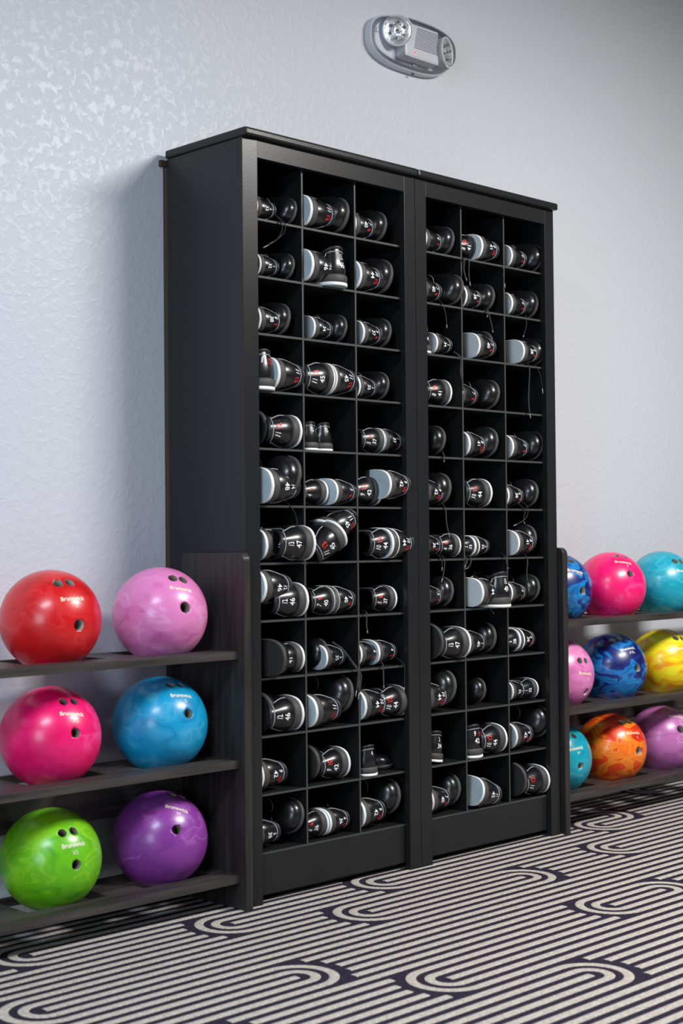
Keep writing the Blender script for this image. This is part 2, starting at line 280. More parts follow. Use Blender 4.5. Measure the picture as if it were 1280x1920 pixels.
def add_bump(mm, scale, strength, dist=0.002, detail=4, stretch=(1, 1, 1)):
    t, b = nt(mm)
    tc = node(t, 'ShaderNodeTexCoord')
    mp = node(t, 'ShaderNodeMapping')
    mp.inputs['Scale'].default_value = stretch
    n = node(t, 'ShaderNodeTexNoise')
    n.inputs['Scale'].default_value = scale
    n.inputs['Detail'].default_value = detail
    bp = node(t, 'ShaderNodeBump')
    bp.inputs['Strength'].default_value = strength
    bp.inputs['Distance'].default_value = dist
    t.links.new(tc.outputs['Object'], mp.inputs[0])
    t.links.new(mp.outputs[0], n.inputs['Vector'])
    t.links.new(n.outputs['Fac'], bp.inputs['Height'])
    t.links.new(bp.outputs[0], b.inputs['Normal'])
    return n, mp


def noise_color(mm, scale, c1, c2, stretch=(1, 1, 1), lo=0.35, hi=0.65, detail=5, dist=0.0):
    t, b = nt(mm)
    tc = node(t, 'ShaderNodeTexCoord')
    mp = node(t, 'ShaderNodeMapping')
    mp.inputs['Scale'].default_value = stretch
    n = node(t, 'ShaderNodeTexNoise')
    n.inputs['Scale'].default_value = scale
    n.inputs['Detail'].default_value = detail
    n.inputs['Distortion'].default_value = dist
    r = node(t, 'ShaderNodeValToRGB')
    r.color_ramp.elements[0].position = lo
    r.color_ramp.elements[0].color = (*c1, 1)
    r.color_ramp.elements[1].position = hi
    r.color_ramp.elements[1].color = (*c2, 1)
    t.links.new(tc.outputs['Object'], mp.inputs[0])
    t.links.new(mp.outputs[0], n.inputs['Vector'])
    t.links.new(n.outputs['Fac'], r.inputs[0])
    t.links.new(r.outputs[0], b.inputs['Base Color'])
    return r


M_wall = mat('painted_plaster', (0.635, 0.662, 0.722), 0.42, spec=0.35)
t, b = nt(M_wall)
tc = node(t, 'ShaderNodeTexCoord')
n1 = node(t, 'ShaderNodeTexNoise')          # skip-trowel plates
n1.inputs['Scale'].default_value = 48
n1.inputs['Detail'].default_value = 3
n1.inputs['Distortion'].default_value = 0.6
r1 = node(t, 'ShaderNodeValToRGB')
r1.color_ramp.elements[0].position = 0.46
r1.color_ramp.elements[1].position = 0.60
n2 = node(t, 'ShaderNodeTexNoise')          # fine roller grain
n2.inputs['Scale'].default_value = 120
n2.inputs['Detail'].default_value = 3
ad = node(t, 'ShaderNodeMath', operation='MULTIPLY_ADD')
ad.inputs[1].default_value = 0.45
bp = node(t, 'ShaderNodeBump')
bp.inputs['Strength'].default_value = 0.30
bp.inputs['Distance'].default_value = 0.0013
t.links.new(tc.outputs['Object'], n1.inputs['Vector'])
t.links.new(tc.outputs['Object'], n2.inputs['Vector'])
t.links.new(n1.outputs['Fac'], r1.inputs[0])
t.links.new(n2.outputs['Fac'], ad.inputs[0])
t.links.new(r1.outputs[0], ad.inputs[2])
t.links.new(ad.outputs[0], bp.inputs['Height'])
t.links.new(bp.outputs[0], b.inputs['Normal'])
rr = node(t, 'ShaderNodeMapRange')
rr.inputs['To Min'].default_value = 0.5
rr.inputs['To Max'].default_value = 0.36
t.links.new(r1.outputs[0], rr.inputs['Value'])
t.links.new(rr.outputs[0], b.inputs['Roughness'])

M_cab = mat('black_laminate', (0.015, 0.0155, 0.017), 0.29, spec=0.33)
add_bump(M_cab, 260, 0.12, 0.0006)
M_cab_in = mat('black_melamine', (0.006, 0.006, 0.0065), 0.6, spec=0.3)
M_edge = mat('shelf_edge_band', (0.045, 0.052, 0.050), 0.5)
M_brown = mat('raw_brown_board', (0.06, 0.035, 0.022), 0.7)
M_rack = mat('dark_stained_wood', (0.05, 0.045, 0.045), 0.42, spec=0.45)
noise_color(M_rack, 9, (0.026, 0.022, 0.022), (0.075, 0.064, 0.060), (0.6, 9, 9), 0.3, 0.75)
M_rack_v = mat('dark_stained_wood_upright', (0.05, 0.045, 0.045), 0.42, spec=0.4)
noise_color(M_rack_v, 9, (0.016, 0.014, 0.015), (0.045, 0.037, 0.036), (9, 9, 0.6), 0.3, 0.75)
M_leather = mat('black_leather', (0.0055, 0.006, 0.0075), 0.30, spec=0.5, coat=0.30, coat_rough=0.16)
add_bump(M_leather, 700, 0.1, 0.0003)
M_collar = mat('black_padded_collar', (0.014, 0.014, 0.017), 0.45)
M_lining = mat('black_lining', (0.008, 0.008, 0.009), 0.9)
M_mid = mat('charcoal_midsole', (0.060, 0.058, 0.057), 0.62)
M_pad_w = mat('white_rubber', (0.86, 0.87, 0.88), 0.5)
M_pad_g = mat('blue_grey_rubber', (0.5, 0.58, 0.63), 0.55)
noise_color(M_pad_g, 22, (0.47, 0.56, 0.61), (0.55, 0.64, 0.69), lo=0.4, hi=0.6)
M_pad_l = mat('lightened_rubber', (0.82, 0.88, 0.91), 0.55)  # heel-pad underside, lightened for the right cabinet's upper rows
M_suede = mat('black_suede', (0.036, 0.035, 0.037), 0.95, spec=0.15)
M_stitch = mat('pale_grey_piping', (0.42, 0.42, 0.47), 0.6)
M_eyelet = mat('white_eyelet', (0.70, 0.70, 0.76), 0.4)
M_lace = mat('black_lace', (0.030, 0.028, 0.028), 0.85)
M_tip = mat('grey_lace_tip', (0.28, 0.28, 0.30), 0.4)
M_white = mat('white_print', (0.88, 0.89, 0.94), 0.5)
M_red = mat('red_print', (0.80, 0.018, 0.022), 0.5)
M_gold = mat('cream_print', (0.88, 0.80, 0.62), 0.4)
M_cream = mat('cream_carpet_loop', (0.50, 0.455, 0.405), 0.95, spec=0.1)
noise_color(M_cream, 160, (0.36, 0.32, 0.29), (0.62, 0.565, 0.50), lo=0.3, hi=0.7)
M_navy = mat('navy_carpet_loop', (0.022, 0.018, 0.035), 0.95, spec=0.1)
noise_color(M_navy, 160, (0.013, 0.011, 0.022), (0.040, 0.032, 0.055), lo=0.3, hi=0.7)
for mm in (M_cream, M_navy):
    add_bump(mm, 330, 0.8, 0.003, detail=2)

# ------------------------------------------------------------------ helpers
def link_obj(name, me, parent=None):
    o = bpy.data.objects.new(name, me)
    COL.objects.link(o)
    if parent is not None:
        o.parent = parent
    return o


def empty(name, loc, label, cat, group=None):
    o = bpy.data.objects.new(name, None)
    COL.objects.link(o)
    o.location = loc
    o.empty_display_size = 0.05
    tag(o, label, cat, group)
    return o


def tag(o, label, cat, group=None):
    o['label'] = label
    o['category'] = cat
    if group:
        o['group'] = group
    return o


def finish(bm, name, mats, smooth=False):
    me = bpy.data.meshes.new(name)
    bm.normal_update()
    bm.to_mesh(me)
    bm.free()
    for x in (mats if isinstance(mats, (list, tuple)) else [mats]):
        me.materials.append(x)
    if smooth:
        for p in me.polygons:
            p.use_smooth = True
    return me


def bm_box(bm, x0, x1, y0, y1, z0, z1, bev=0.0, mi=0):
    vs = [bm.verts.new((x, y, z)) for x in (x0, x1) for y in (y0, y1) for z in (z0, z1)]
    F = [(0, 1, 3, 2), (4, 6, 7, 5), (0, 4, 5, 1), (2, 3, 7, 6), (0, 2, 6, 4), (1, 5, 7, 3)]
    fs = [bm.faces.new([vs[i] for i in f]) for f in F]
    for f in fs:
        f.material_index = mi
    if bev > 0:
        es = list({e for f in fs for e in f.edges})
        bmesh.ops.bevel(bm, geom=es, offset=bev, segments=2, profile=0.6, affect='EDGES')
    return fs


def box(name, x0, x1, y0, y1, z0, z1, mats, parent=None, bev=0.0015):
    bm = bmesh.new()
    bm_box(bm, x0, x1, y0, y1, z0, z1, bev)
    return link_obj(name, finish(bm, name, mats), parent)


def tube_mesh(bm, pts, r, seg=6, closed=False, mi=0, flat=1.0):
    pts = [Vector(p) for p in pts]
    n = len(pts)
    rings = []
    prev = None
    for i, p in enumerate(pts):
        a = pts[(i - 1) % n] if (closed or i > 0) else p
        c = pts[(i + 1) % n] if (closed or i < n - 1) else p
        d = (c - a)
        if d.length < 1e-9:
            d = Vector((0, 0, 1))
        d.normalize()
        if prev is None:
            u = d.orthogonal().normalized()
        else:
            u = prev - d * prev.dot(d)
            u = u.normalized() if u.length > 1e-6 else d.orthogonal().normalized()
        prev = u
        v = d.cross(u)
        rings.append([bm.verts.new(p + u * (r * math.cos(2 * PI * k / seg)) + v * (r * flat * math.sin(2 * PI * k / seg)))
                      for k in range(seg)])
    m_ = n if closed else n - 1
    for i in range(m_):
        A, B = rings[i], rings[(i + 1) % n]
        for k in range(seg):
            f = bm.faces.new((A[k], A[(k + 1) % seg], B[(k + 1) % seg], B[k]))
            f.material_index = mi
            f.smooth = True
    if not closed:
        for R_ in (rings[0][::-1], rings[-1]):
            f = bm.faces.new(R_)
            f.material_index = mi


def interp(tab, x):
    if x <= tab[0][0]:
        return tab[0][1]
    for (a, va), (b_, vb) in zip(tab, tab[1:]):
        if x <= b_:
            return va + (vb - va) * (x - a) / (b_ - a)
    return tab[-1][1]


def smooth01(a, b_, x):
    t_ = min(1, max(0, (x - a) / (b_ - a)))
    return t_ * t_ * (3 - 2 * t_)


def catmull(P, sub):
    out = []
    n = len(P)
    for i in range(n - 1):
        p0, p1, p2, p3 = P[max(0, i - 1)], P[i], P[i + 1], P[min(n - 1, i + 2)]
        for k in range(sub):
            s = k / sub
            out.append(tuple(0.5 * ((2 * p1[j]) + (-p0[j] + p2[j]) * s + (2 * p0[j] - 5 * p1[j] + 4 * p2[j] - p3[j]) * s * s
                                    + (-p0[j] + 3 * p1[j] - 3 * p2[j] + p3[j]) * s ** 3) for j in range(len(p1))))
    out.append(tuple(P[-1]))
    return out


_text_cache = {}


def text_mesh(s, size, weight=0.0):
    """flat triangles of a string, centred; returns (verts2d, faces)"""
    key = (s, size, weight)
    if key in _text_cache:
        return _text_cache[key]
    cu = bpy.data.curves.new('lettering', 'FONT')
    cu.body = s
    cu.size = size
    cu.align_x = 'CENTER'
    cu.align_y = 'CENTER'
    cu.offset = weight
    cu.resolution_u = 3
    o = bpy.data.objects.new('lettering', cu)
    COL.objects.link(o)
    dg = bpy.context.evaluated_depsgraph_get()
    me = bpy.data.meshes.new_from_object(o.evaluated_get(dg))
    V = [(v.co.x, v.co.y) for v in me.vertices]
    Fc = [tuple(p.vertices) for p in me.polygons]
    bpy.data.objects.remove(o)
    bpy.data.curves.remove(cu)
    bpy.data.meshes.remove(me)
    _text_cache[key] = (V, Fc)
    return V, Fc


# ------------------------------------------------------------------ the setting: floor, wall
FL_X0, FL_X1, FL_Y0 = -4.5, 4.5, -4.5
PITCH = 0.0362
Y_OFF = -0.990                       # a stripe centre


def build_floor():
    bm = bmesh.new()
    vs = [bm.verts.new(c) for c in ((FL_X0, FL_Y0, 0), (FL_X1, FL_Y0, 0), (FL_X1, 0.0, 0), (FL_X0, 0.0, 0))]
    bm.faces.new(vs).material_index = 1
    # the U-turns: (which way, centre x, stripe index)
    turns = []
    for kind, x, y in TURNS:
        n = round((y - Y_OFF) / PITCH)
        c = x + 2 * PITCH if kind == 'L' else x - 2 * PITCH
        turns.append((kind, c, n))
    rnd = random.Random(3)
    for k in range(200):
        x = rnd.uniform(FL_X0, FL_X1)
        n = rnd.randint(-95, 26)
        y = Y_OFF + n * PITCH
        if y > -0.1:
            continue
        if y > -1.9 and -1.3 < x < 2.9:
            continue
        if any(abs(n - q[2]) < 6 and abs(x - q[1]) < 0.45 for q in turns):
            continue
        turns.append((rnd.choice('LR'), x, n))
    zt = 0.0012
    hw = PITCH * 0.27
    nmax = int((0 - Y_OFF) / PITCH)
    nmin = int((FL_Y0 - Y_OFF) / PITCH) + 1

    def ribbon(pts, w):
        a = []
        for i, p in enumerate(pts):
            q0 = Vector(pts[max(0, i - 1)])
            q1 = Vector(pts[min(len(pts) - 1, i + 1)])
            d = (q1 - q0).normalized()
            nn = Vector((-d.y, d.x))
            P = Vector(p)
            a.append((bm.verts.new((*(P + nn * w), 0.0002)), bm.verts.new((*(P + nn * w * 0.6), zt)),
                      bm.verts.new((*(P - nn * w * 0.6), zt)), bm.verts.new((*(P - nn * w), 0.0002))))
        for A, B in zip(a, a[1:]):
            for j in range(3):
                bm.faces.new((A[j], B[j], B[j + 1], A[j + 1])).material_index = 0

    for n in range(nmin, nmax + 1):
        y = Y_OFF + n * PITCH
        gaps = []
        for kind, c, q in turns:
            dv = abs(n - q)
            if dv <= 2:
                r = math.sqrt((3.0 * PITCH) ** 2 - (dv * PITCH) ** 2)
                gaps.append((c - r, c) if kind == 'L' else (c, c + r))
        gaps.sort()
        x = FL_X0
        for a, e in gaps + [(FL_X1, FL_X1)]:
            if a > x:
                k = max(1, int((a - x) / 0.5))
                ribbon([(x + (a - x) * i / k, y) for i in range(k + 1)], hw)
            x = max(x, e)
    for kind, c, q in turns:
        y = Y_OFF + q * PITCH
        s = -1 if kind == 'L' else 1
        for rad in (1, 2):
            ribbon([(c + s * rad * PITCH * math.cos(t_), y + rad * PITCH * math.sin(t_))
                    for t_ in [(-PI / 2 + PI * i / 16) for i in range(17)]], hw * 1.02)
    o = link_obj('floor', finish(bm, 'floor', [M_cream, M_navy]))
    o['kind'] = 'structure'


build_floor()
bm = bmesh.new()
vs = [bm.verts.new(c) for c in ((-4.5, 0, 0), (4.5, 0, 0), (4.5, 0, 3.2), (-4.5, 0, 3.2))]
bm.faces.new(vs)
o = link_obj('wall_back', finish(bm, 'wall_back', M_wall))
o['kind'] = 'structure'

# ------------------------------------------------------------------ the two pigeonhole cabinets
H, W, ST, D = 1.7734, 0.5823, 0.0417, 0.3038
YF, YI, YB = -D, -D + 0.0172, -0.0174
Z12, ZP = 0.1164, 0.13438
ROWN = ['top', 'second', 'third', 'fourth', 'fifth', 'sixth', 'seventh', 'eighth', 'ninth', 'tenth', 'eleventh', 'bottom']
COLN = ['left', 'middle', 'right']


def cabinet(x0, label, first):
    root = empty('shoe_cabinet', (x0, YB, 0), label, 'shoe cabinet', 'black pigeonhole shoe cabinets')
    L = []

    def b(name, *a, bev=0.0012, m=M_cab):
        L.append(box(name, *a, m, bev=bev))
    e0 = 0.006 if first else 0.0
    e1 = 0.0 if first else 0.006
    b('side_panel', 0, 0.018, YI, YB, 0.0, H)
    b('side_panel', W - 0.018, W, YI, YB, 0.0, H)
    bm = bmesh.new()
    fs = bm_box(bm, 0.0, ST, YF, YI, 0.0, H)
    for v in bm.verts:                       # face slanted back at the outer edge to catch a ceiling-panel highlight
        if v.co.y < YF + 1e-5 and v.co.x < .001 and first:
            v.co.y += .0040
    L.append(link_obj('stile', finish(bm, 'stile', M_cab)))
    b('stile', W - ST, W - 0.0008, YF, YI, 0.0, H, bev=0.0015)
    b('top_rail', ST + 0.0005, W - ST - 0.0005, YF + 0.0005, YI, 1.7305, H, bev=0.0008)
    b('bottom_rail', 0.018, W - 0.018, YI, YI + 0.016, 0.018, Z12 - 0.0055)
    b('top_board', -e0, W + e1 - 0.0006, YF - 0.014, YB, H + 0.0003, H + 0.0205, bev=0.006)
    b('back_panel', 0.0185, W - 0.0185, YB - 0.006, YB - .0002, 0.02, H, bev=0, m=M_cab_in)
    for i in range(12):
        z = Z12 + i * ZP
        bm = bmesh.new()
        bm_box(bm, 0.018, W - 0.018, YI, YB - 0.006, z - 0.0052, z, 0)
        for f in bm.faces:
            f.material_index = 1 if f.calc_center_median().y < YI + 1e-4 else 0
        L.append(link_obj('shelf', finish(bm, 'shelf', [M_cab_in, M_edge])))
    for cx in (0.1991, 0.3786):
        bm = bmesh.new()
        bm_box(bm, cx - 0.0026, cx + 0.0026, YI - 0.0004, YB - 0.006, Z12, 1.7305, 0)
        for f in bm.faces:
            f.material_index = 1 if f.calc_center_median().y < YI else 0
        L.append(link_obj('divider', finish(bm, 'divider', [M_cab_in, M_edge])))
    if first:
        b('brown_back_strip', 0.001, 0.02, YB, -0.0006, 0.0, 1.755, m=M_brown)
        b('wall_cleat', -0.012, 0.03, -0.011, -0.0006, 1.757, 1.772, m=M_brown)
    for o in L:
        o.parent = root
        o.location = (0, -YB, 0)
    return root


cabinet(0.0, 'black cabinet of three columns of pigeonholes, left of the pair, beside the red ball rack', True)
cabinet(W, 'black cabinet of three columns of pigeonholes, right of the pair, beside the blue ball rack', False)

# ------------------------------------------------------------------ bowling shoe
SL = 0.272
half = [(0, 0), (.006, .010), (.02, .0195), (.05, .0290), (.09, .0345), (.14, .0372), (.22, .0375), (.33, .0350), (.44, .0360),
        (.56, .0430), (.67, .0480), (.77, .0488), (.85, .0462), (.91, .0405), (.955, .0310), (.985, .0180), (1.0, 0)]
side = catmull(half, 8)
N2 = 40


def resample(P, n):
    d = [0]
    for a, b_ in zip(P, P[1:]):
        d.append(d[-1] + math.hypot((a[0] - b_[0]) * SL, a[1] - b_[1]))
    out = []
    j = 0
    for i in range(n + 1):
        s = d[-1] * i / n
        while j < len(P) - 2 and d[j + 1] < s:
            j += 1
        f = (s - d[j]) / max(1e-9, d[j + 1] - d[j])
        out.append((P[j][0] + (P[j + 1][0] - P[j][0]) * f, P[j][1] + (P[j + 1][1] - P[j][1]) * f))
    return out, d[-1]


right_side, HALF_ARC = resample(side, N2)
OUT = [(u, x) for u, x in right_side] + [(u, -x) for u, x in right_side[-2:0:-1]]
NO = len(OUT)                                  # 80 samples, 0 = back of the heel, 40 = toe tip
TU = [(0, .045), (.05, .058), (.12, .10), (.25, .20), (.38, .33), (.50, .45), (.60, .55), (.70, .61), (.80, .640), (.90, .655), (1, .66)]
HWT = [(.045, 0), (.052, .010), (.07, .018), (.10, .0235), (.20, .0270), (.33, .0245), (.45, .0200), (.55, .0165), (.61, .0125), (.640, .008), (.655, .003), (.66, 0)]
TZ = [(.045, .093), (.10, .087), (.20, .073), (.28, .076), (.34, .084), (.45, .077), (.55, .066), (.61, .056), (.66, .048)]
ZT = [(0, .027), (.3, .021), (.5, .014), (.75, .0125), (.9, .0135), (1, .017)]       # top of the midsole
ZB = [(0, .0075), (.27, .0075), (.40, .0060), (.5, .0032), (.8, .0032), (.9, .0042), (1, .008)]    # its underside


def nrm(i):
    a = OUT[(i - 1) % NO]
    b_ = OUT[(i + 1) % NO]
    d = Vector(((b_[1] - a[1]), (b_[0] - a[0]) * SL, 0))
    d.normalize()
    return Vector((d.y, -d.x, 0))


def surf(i, v):
    i %= NO
    u, x = OUT[i]
    sgn = 1 if i <= N2 else -1
    n = nrm(i)
    zb = interp(ZT, u) - 0.001
    P = Vector((x * 0.965, 0.004 + u * (SL - 0.008), zb))
    tu = interp(TU, u)
    T = Vector((sgn * interp(HWT, tu) if 0 < i < NO and i != N2 else 0, tu * SL, interp(TZ, tu)))
    h = T.z - zb
    f = smooth01(.22, .62, u)
    C1 = P + n * (0.005 * (1 - f) + .005 * f) + Vector((0, 0, (.40 * (1 - f) + .98 * f) * h))
    d = P - T
    C2 = T + (n * 0.004 + Vector((0, 0, -.38 * h))) * (1 - f) + (Vector((d.x * .55, d.y * .55, 0.006))) * f
    w = 1 - v
    return P * w ** 3 + C1 * 3 * w * w * v + C2 * 3 * w * v * v + T * v ** 3


def make_shoe_meshes():
    R_ = {}
    NV = 12
    # upper
    bm = bmesh.new()
    grid = [[bm.verts.new(surf(i, j / NV)) for j in range(NV + 1)] for i in range(NO)]
    for i in range(NO):
        for j in range(NV):
            bm.faces.new((grid[i][j], grid[(i + 1) % NO][j], grid[(i + 1) % NO][j + 1], grid[i][j + 1]))
    bmesh.ops.remove_doubles(bm, verts=bm.verts, dist=1e-5)
    R_['upper'] = finish(bm, 'upper', M_leather, True)
    # lining: from the rim down to the insole
    bm = bmesh.new()
    rings = []
    for (sc, zz) in ((1.0, None), (0.97, .06), (1.0, .034)):
        ring = []
        for i in range(NO):
            T = surf(i, 1.0)
            c = Vector((0, .30 * SL, 0))
            z = T.z if zz is None else min(T.z, zz)
            ring.append(bm.verts.new((c.x + (T.x - c.x) * sc, c.y + (T.y - c.y) * sc, z)))
        rings.append(ring)
    for A, B in zip(rings, rings[1:]):
        for i in range(NO):
            bm.faces.new((A[i], B[i], B[(i + 1) % NO], A[(i + 1) % NO]))
    bm.faces.new(rings[-1])
    R_['insole'] = finish(bm, 'insole', M_lining, True)
    # collar roll
    bm = bmesh.new()
    idx = [i for i in range(-N2, N2 + 1) if OUT[i % NO][0] < .42]
    tube_mesh(bm, [surf(i, 1.0) + Vector((0, 0, -.0015)) for i in idx], .0042, 8)
    R_['collar'] = finish(bm, 'collar', M_collar, True)
    # tongue
    bm = bmesh.new()
    g = []
    for k in range(9):
        s = k / 8
        y = (.655 - .355 * s) * SL
        z = .0470 + .050 * s ** .85
        hwid = .010 + .016 * s
        g.append([bm.verts.new((hwid * q, y - .004 * abs(q) * s, z - .008 * q * q * (.4 + s * .6) - (.003 if s > .95 else 0))) for q in (-1, -.6, -.2, .2, .6, 1)])
        if k == 8:
            pass
    for A, B in zip(g, g[1:]):
        for j in range(5):
            bm.faces.new((A[j], A[j + 1], B[j + 1], B[j]))
    bmesh.ops.solidify(bm, geom=bm.faces[:], thickness=-.004)
    R_['tongue'] = finish(bm, 'tongue', M_collar, True)
    # midsole
    bm = bmesh.new()
    rings = []
    for (sc, which) in ((-.0012, 0), (.0012, .15), (.0018, .5), (.0012, .85), (-.001, 1)):
        ring = []
        for i in range(NO):
            u, x = OUT[i]
            n = nrm(i)
            z0, z1 = interp(ZB, u), interp(ZT, u)
            ring.append(bm.verts.new(Vector((x, u * SL, z0 + (z1 - z0) * which)) + n * sc))
        rings.append(ring)
    for A, B in zip(rings, rings[1:]):
        for i in range(NO):
            bm.faces.new((A[i], A[(i + 1) % NO], B[(i + 1) % NO], B[i]))
    for ring, flip in ((rings[0], True), (rings[-1], False)):
        for i in range(N2):
            q = [ring[i], ring[i + 1], ring[(NO - i - 1) % NO], ring[(NO - i) % NO]]
            q = [v for k, v in enumerate(q) if v not in q[:k]]
            bm.faces.new(q[::-1] if flip else q)
    R_['midsole'] = finish(bm, 'midsole', M_mid, True)

    # heel pad (white side, blue-grey underside) and suede forefoot
    def slab(name, u0, u1, z0, z1, grow, mats, round_side=False):
        pts = []
        for i in range(NO):
            u, x = OUT[i]
            if u0 <= u <= u1:
                pts.append((i, u, x))
        if u0 <= 0:
            R0 = [p for p in pts if p[0] <= N2]
            L0 = [p for p in pts if p[0] > N2]
            order = L0 + R0
        else:
            order = pts
        bm = bmesh.new()
        lo, mi_, hi = [], [], []
        for i, u, x in order:
            n = nrm(i)
            zt_ = z1 if z1 is not None else interp(ZB, u) + .0002
            zz = zt_ - z0 if z1 is None else z0
            lo.append(bm.verts.new(Vector((x, u * SL, zz)) + n * (grow - .0012)))
            mi_.append(bm.verts.new(Vector((x, u * SL, zz + .0012)) + n * grow))
            hi.append(bm.verts.new(Vector((x, u * SL, zt_)) + n * grow))
        k = len(lo)
        for A, B in ((lo, mi_), (mi_, hi)):
            for q in range(k):
                bm.faces.new((A[q], A[(q + 1) % k], B[(q + 1) % k], B[q])).smooth = A is mi_
        f = bm.faces.new(lo[::-1])
        f.material_index = 1
        bm.faces.new(hi)
        return finish(bm, name, mats)

    def forefoot():
        bm = bmesh.new()
        lo, hi = {}, {}
        for i in range(NO):
            u, x = OUT[i]
            if u < .43:
                continue
            n = nrm(i)
            z = interp(ZB, u)
            lo[i] = bm.verts.new(Vector((x, u * SL, z - .0028)) - n * .0008)
            hi[i] = bm.verts.new(Vector((x, u * SL, z + .0004)) - n * .0003)
        ks = sorted(lo)
        for a, b_ in zip(ks, ks[1:]):
            bm.faces.new((lo[a], lo[b_], hi[b_], hi[a]))
        bm.faces.new((lo[ks[-1]], lo[ks[0]], hi[ks[0]], hi[ks[-1]]))
        for i in range(ks[0], N2):
            q = [lo[i], lo[i + 1], lo[NO - i - 1], lo[NO - i]]
            q = [v for k, v in enumerate(q) if v not in q[:k]]
            bm.faces.new(q[::-1])
        return finish(bm, 'forefoot_sole', M_suede)
    R_['heel_pad'] = slab('heel_pad', 0, .30, 0.0, .0076, .0016, [M_pad_w, M_pad_g])
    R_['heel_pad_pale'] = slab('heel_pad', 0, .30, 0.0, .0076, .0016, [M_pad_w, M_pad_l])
    R_['forefoot_sole'] = forefoot()

    # piping
    bm = bmesh.new()

    def line(pts, r=.0009):
        tube_mesh(bm, pts, r, 5)

    def off(i, v, e=.0004):
        return surf(i, v) + nrm(i) * e + Vector((0, 0, e * .6))
    idx = [i for i in range(-N2, N2 + 1)]
    heel = [i for i in idx if OUT[i % NO][0] <= .135]
    line([off(i, .84) for i in heel], .0011)
    for s in (1, -1):
        i0 = max(heel) * s
        line([off(i0, .84 - .80 * k / 8) for k in range(9)], .0010)
        fac = [i * s for i in range(max(heel), N2) if OUT[i][0] <= .62]
        line([off(i, .72 + .10 * smooth01(.35, .60, OUT[abs(i)][0])) for i in fac], .0008)
        cap = max(abs(i) for i in fac)
        pts = []
        for k in range(11):
            q = k / 10
            ii = cap + (N2 - 2 - cap) * q * q * 0.9
            a, fr = int(ii), ii - int(ii)
            v = .06 + .92 * q
            A, B = off(a * s, v), off((a + 1) * s, v)
            pts.append(A * (1 - fr) + B * fr)
        line(pts, .0010)
    R_['stitching'] = finish(bm, 'stitching', M_stitch, True)
    # eyelets
    bm = bmesh.new()
    bars = []
    for k in range(5):
        tu = .35 + .058 * k
        hwid = interp(HWT, tu)
        z = interp(TZ, tu)
        bars.append((tu * SL, hwid, z))
        for s in (1, -1):
            c = Vector((s * (hwid + .0065), tu * SL, z - .0025))
            tube_mesh(bm, [c + Vector((math.cos(a) * .0028, math.sin(a) * .0028, -.0012 * math.cos(a) * s))
                           for a in [2 * PI * q / 10 for q in range(10)]], .0010, 5, closed=True)
    R_['eyelets'] = finish(bm, 'eyelets', M_eyelet, True)
    # laces across the throat
    bm = bmesh.new()
    for j, (y, hw_, z) in enumerate(bars):
        a = hw_ + .0065
        tube_mesh(bm, [(-a, y, z - .002), (-a * .5, y + .001, z + .0035), (0, y + .0015, z + .0048), (a * .5, y + .001, z + .0035), (a, y, z - .002)], .0026, 6, flat=.45)
    y, hw_, z = bars[0]
    for s in (1, -1):
        tube_mesh(bm, [(0, y, z + .006), (s * .012, y + .006, z + .013), (s * .022, y + .002, z + .008), (s * .013, y - .004, z + .006), (0, y, z + .007)], .0018, 6, flat=.5)
    R_['laces'] = finish(bm, 'laces', M_lace, True)
    return R_


SHOE = make_shoe_meshes()
_num_cache = {}


def heel_point(x, z):
    """a point on the back of the heel: x metres round from the centre, z up"""
    s = x / HALF_ARC * N2
    a = math.floor(s)
    f = s - a

    def col(i):
        lo, hi = 0.0, 1.0
        for _ in range(18):
            m_ = (lo + hi) / 2
            if surf(i, m_).z < z:
                lo = m_
            else:
                hi = m_
        return surf(i, lo) + nrm(i) * .0008
    return col(a) * (1 - f) + col(a + 1) * f


def number_mesh(s, x, z, red):
    key = (s, x, z, red)
    if key not in _num_cache:
        V, Fc = text_mesh(s, .0195, .00030)
        bm = bmesh.new()
        vs = [bm.verts.new(heel_point(x + a, z + b_)) for a, b_ in V]
        for f in Fc:
            try:
                bm.faces.new([vs[q] for q in f])
            except ValueError:
                pass
        _num_cache[key] = finish(bm, 'size_number', M_red if red else M_white)
    return _num_cache[key]


HULL = [v.co.copy() for k in ('midsole', 'upper', 'heel_pad') for v in SHOE[k].vertices]
used_labels = set()
shoe_at = {}
SIDE = {'L': 'sole left', 'R': 'sole right', 'S': 'standing'}
EXTRA = {}


def col_bounds(unit, col):
    a = (0.018, 0.1991 + .0026, 0.3786 + .0026)[col - 1]
    b_ = (0.1991 - .0026, 0.3786 - .0026, W - 0.018)[col - 1]
    return unit * W + a, unit * W + b_


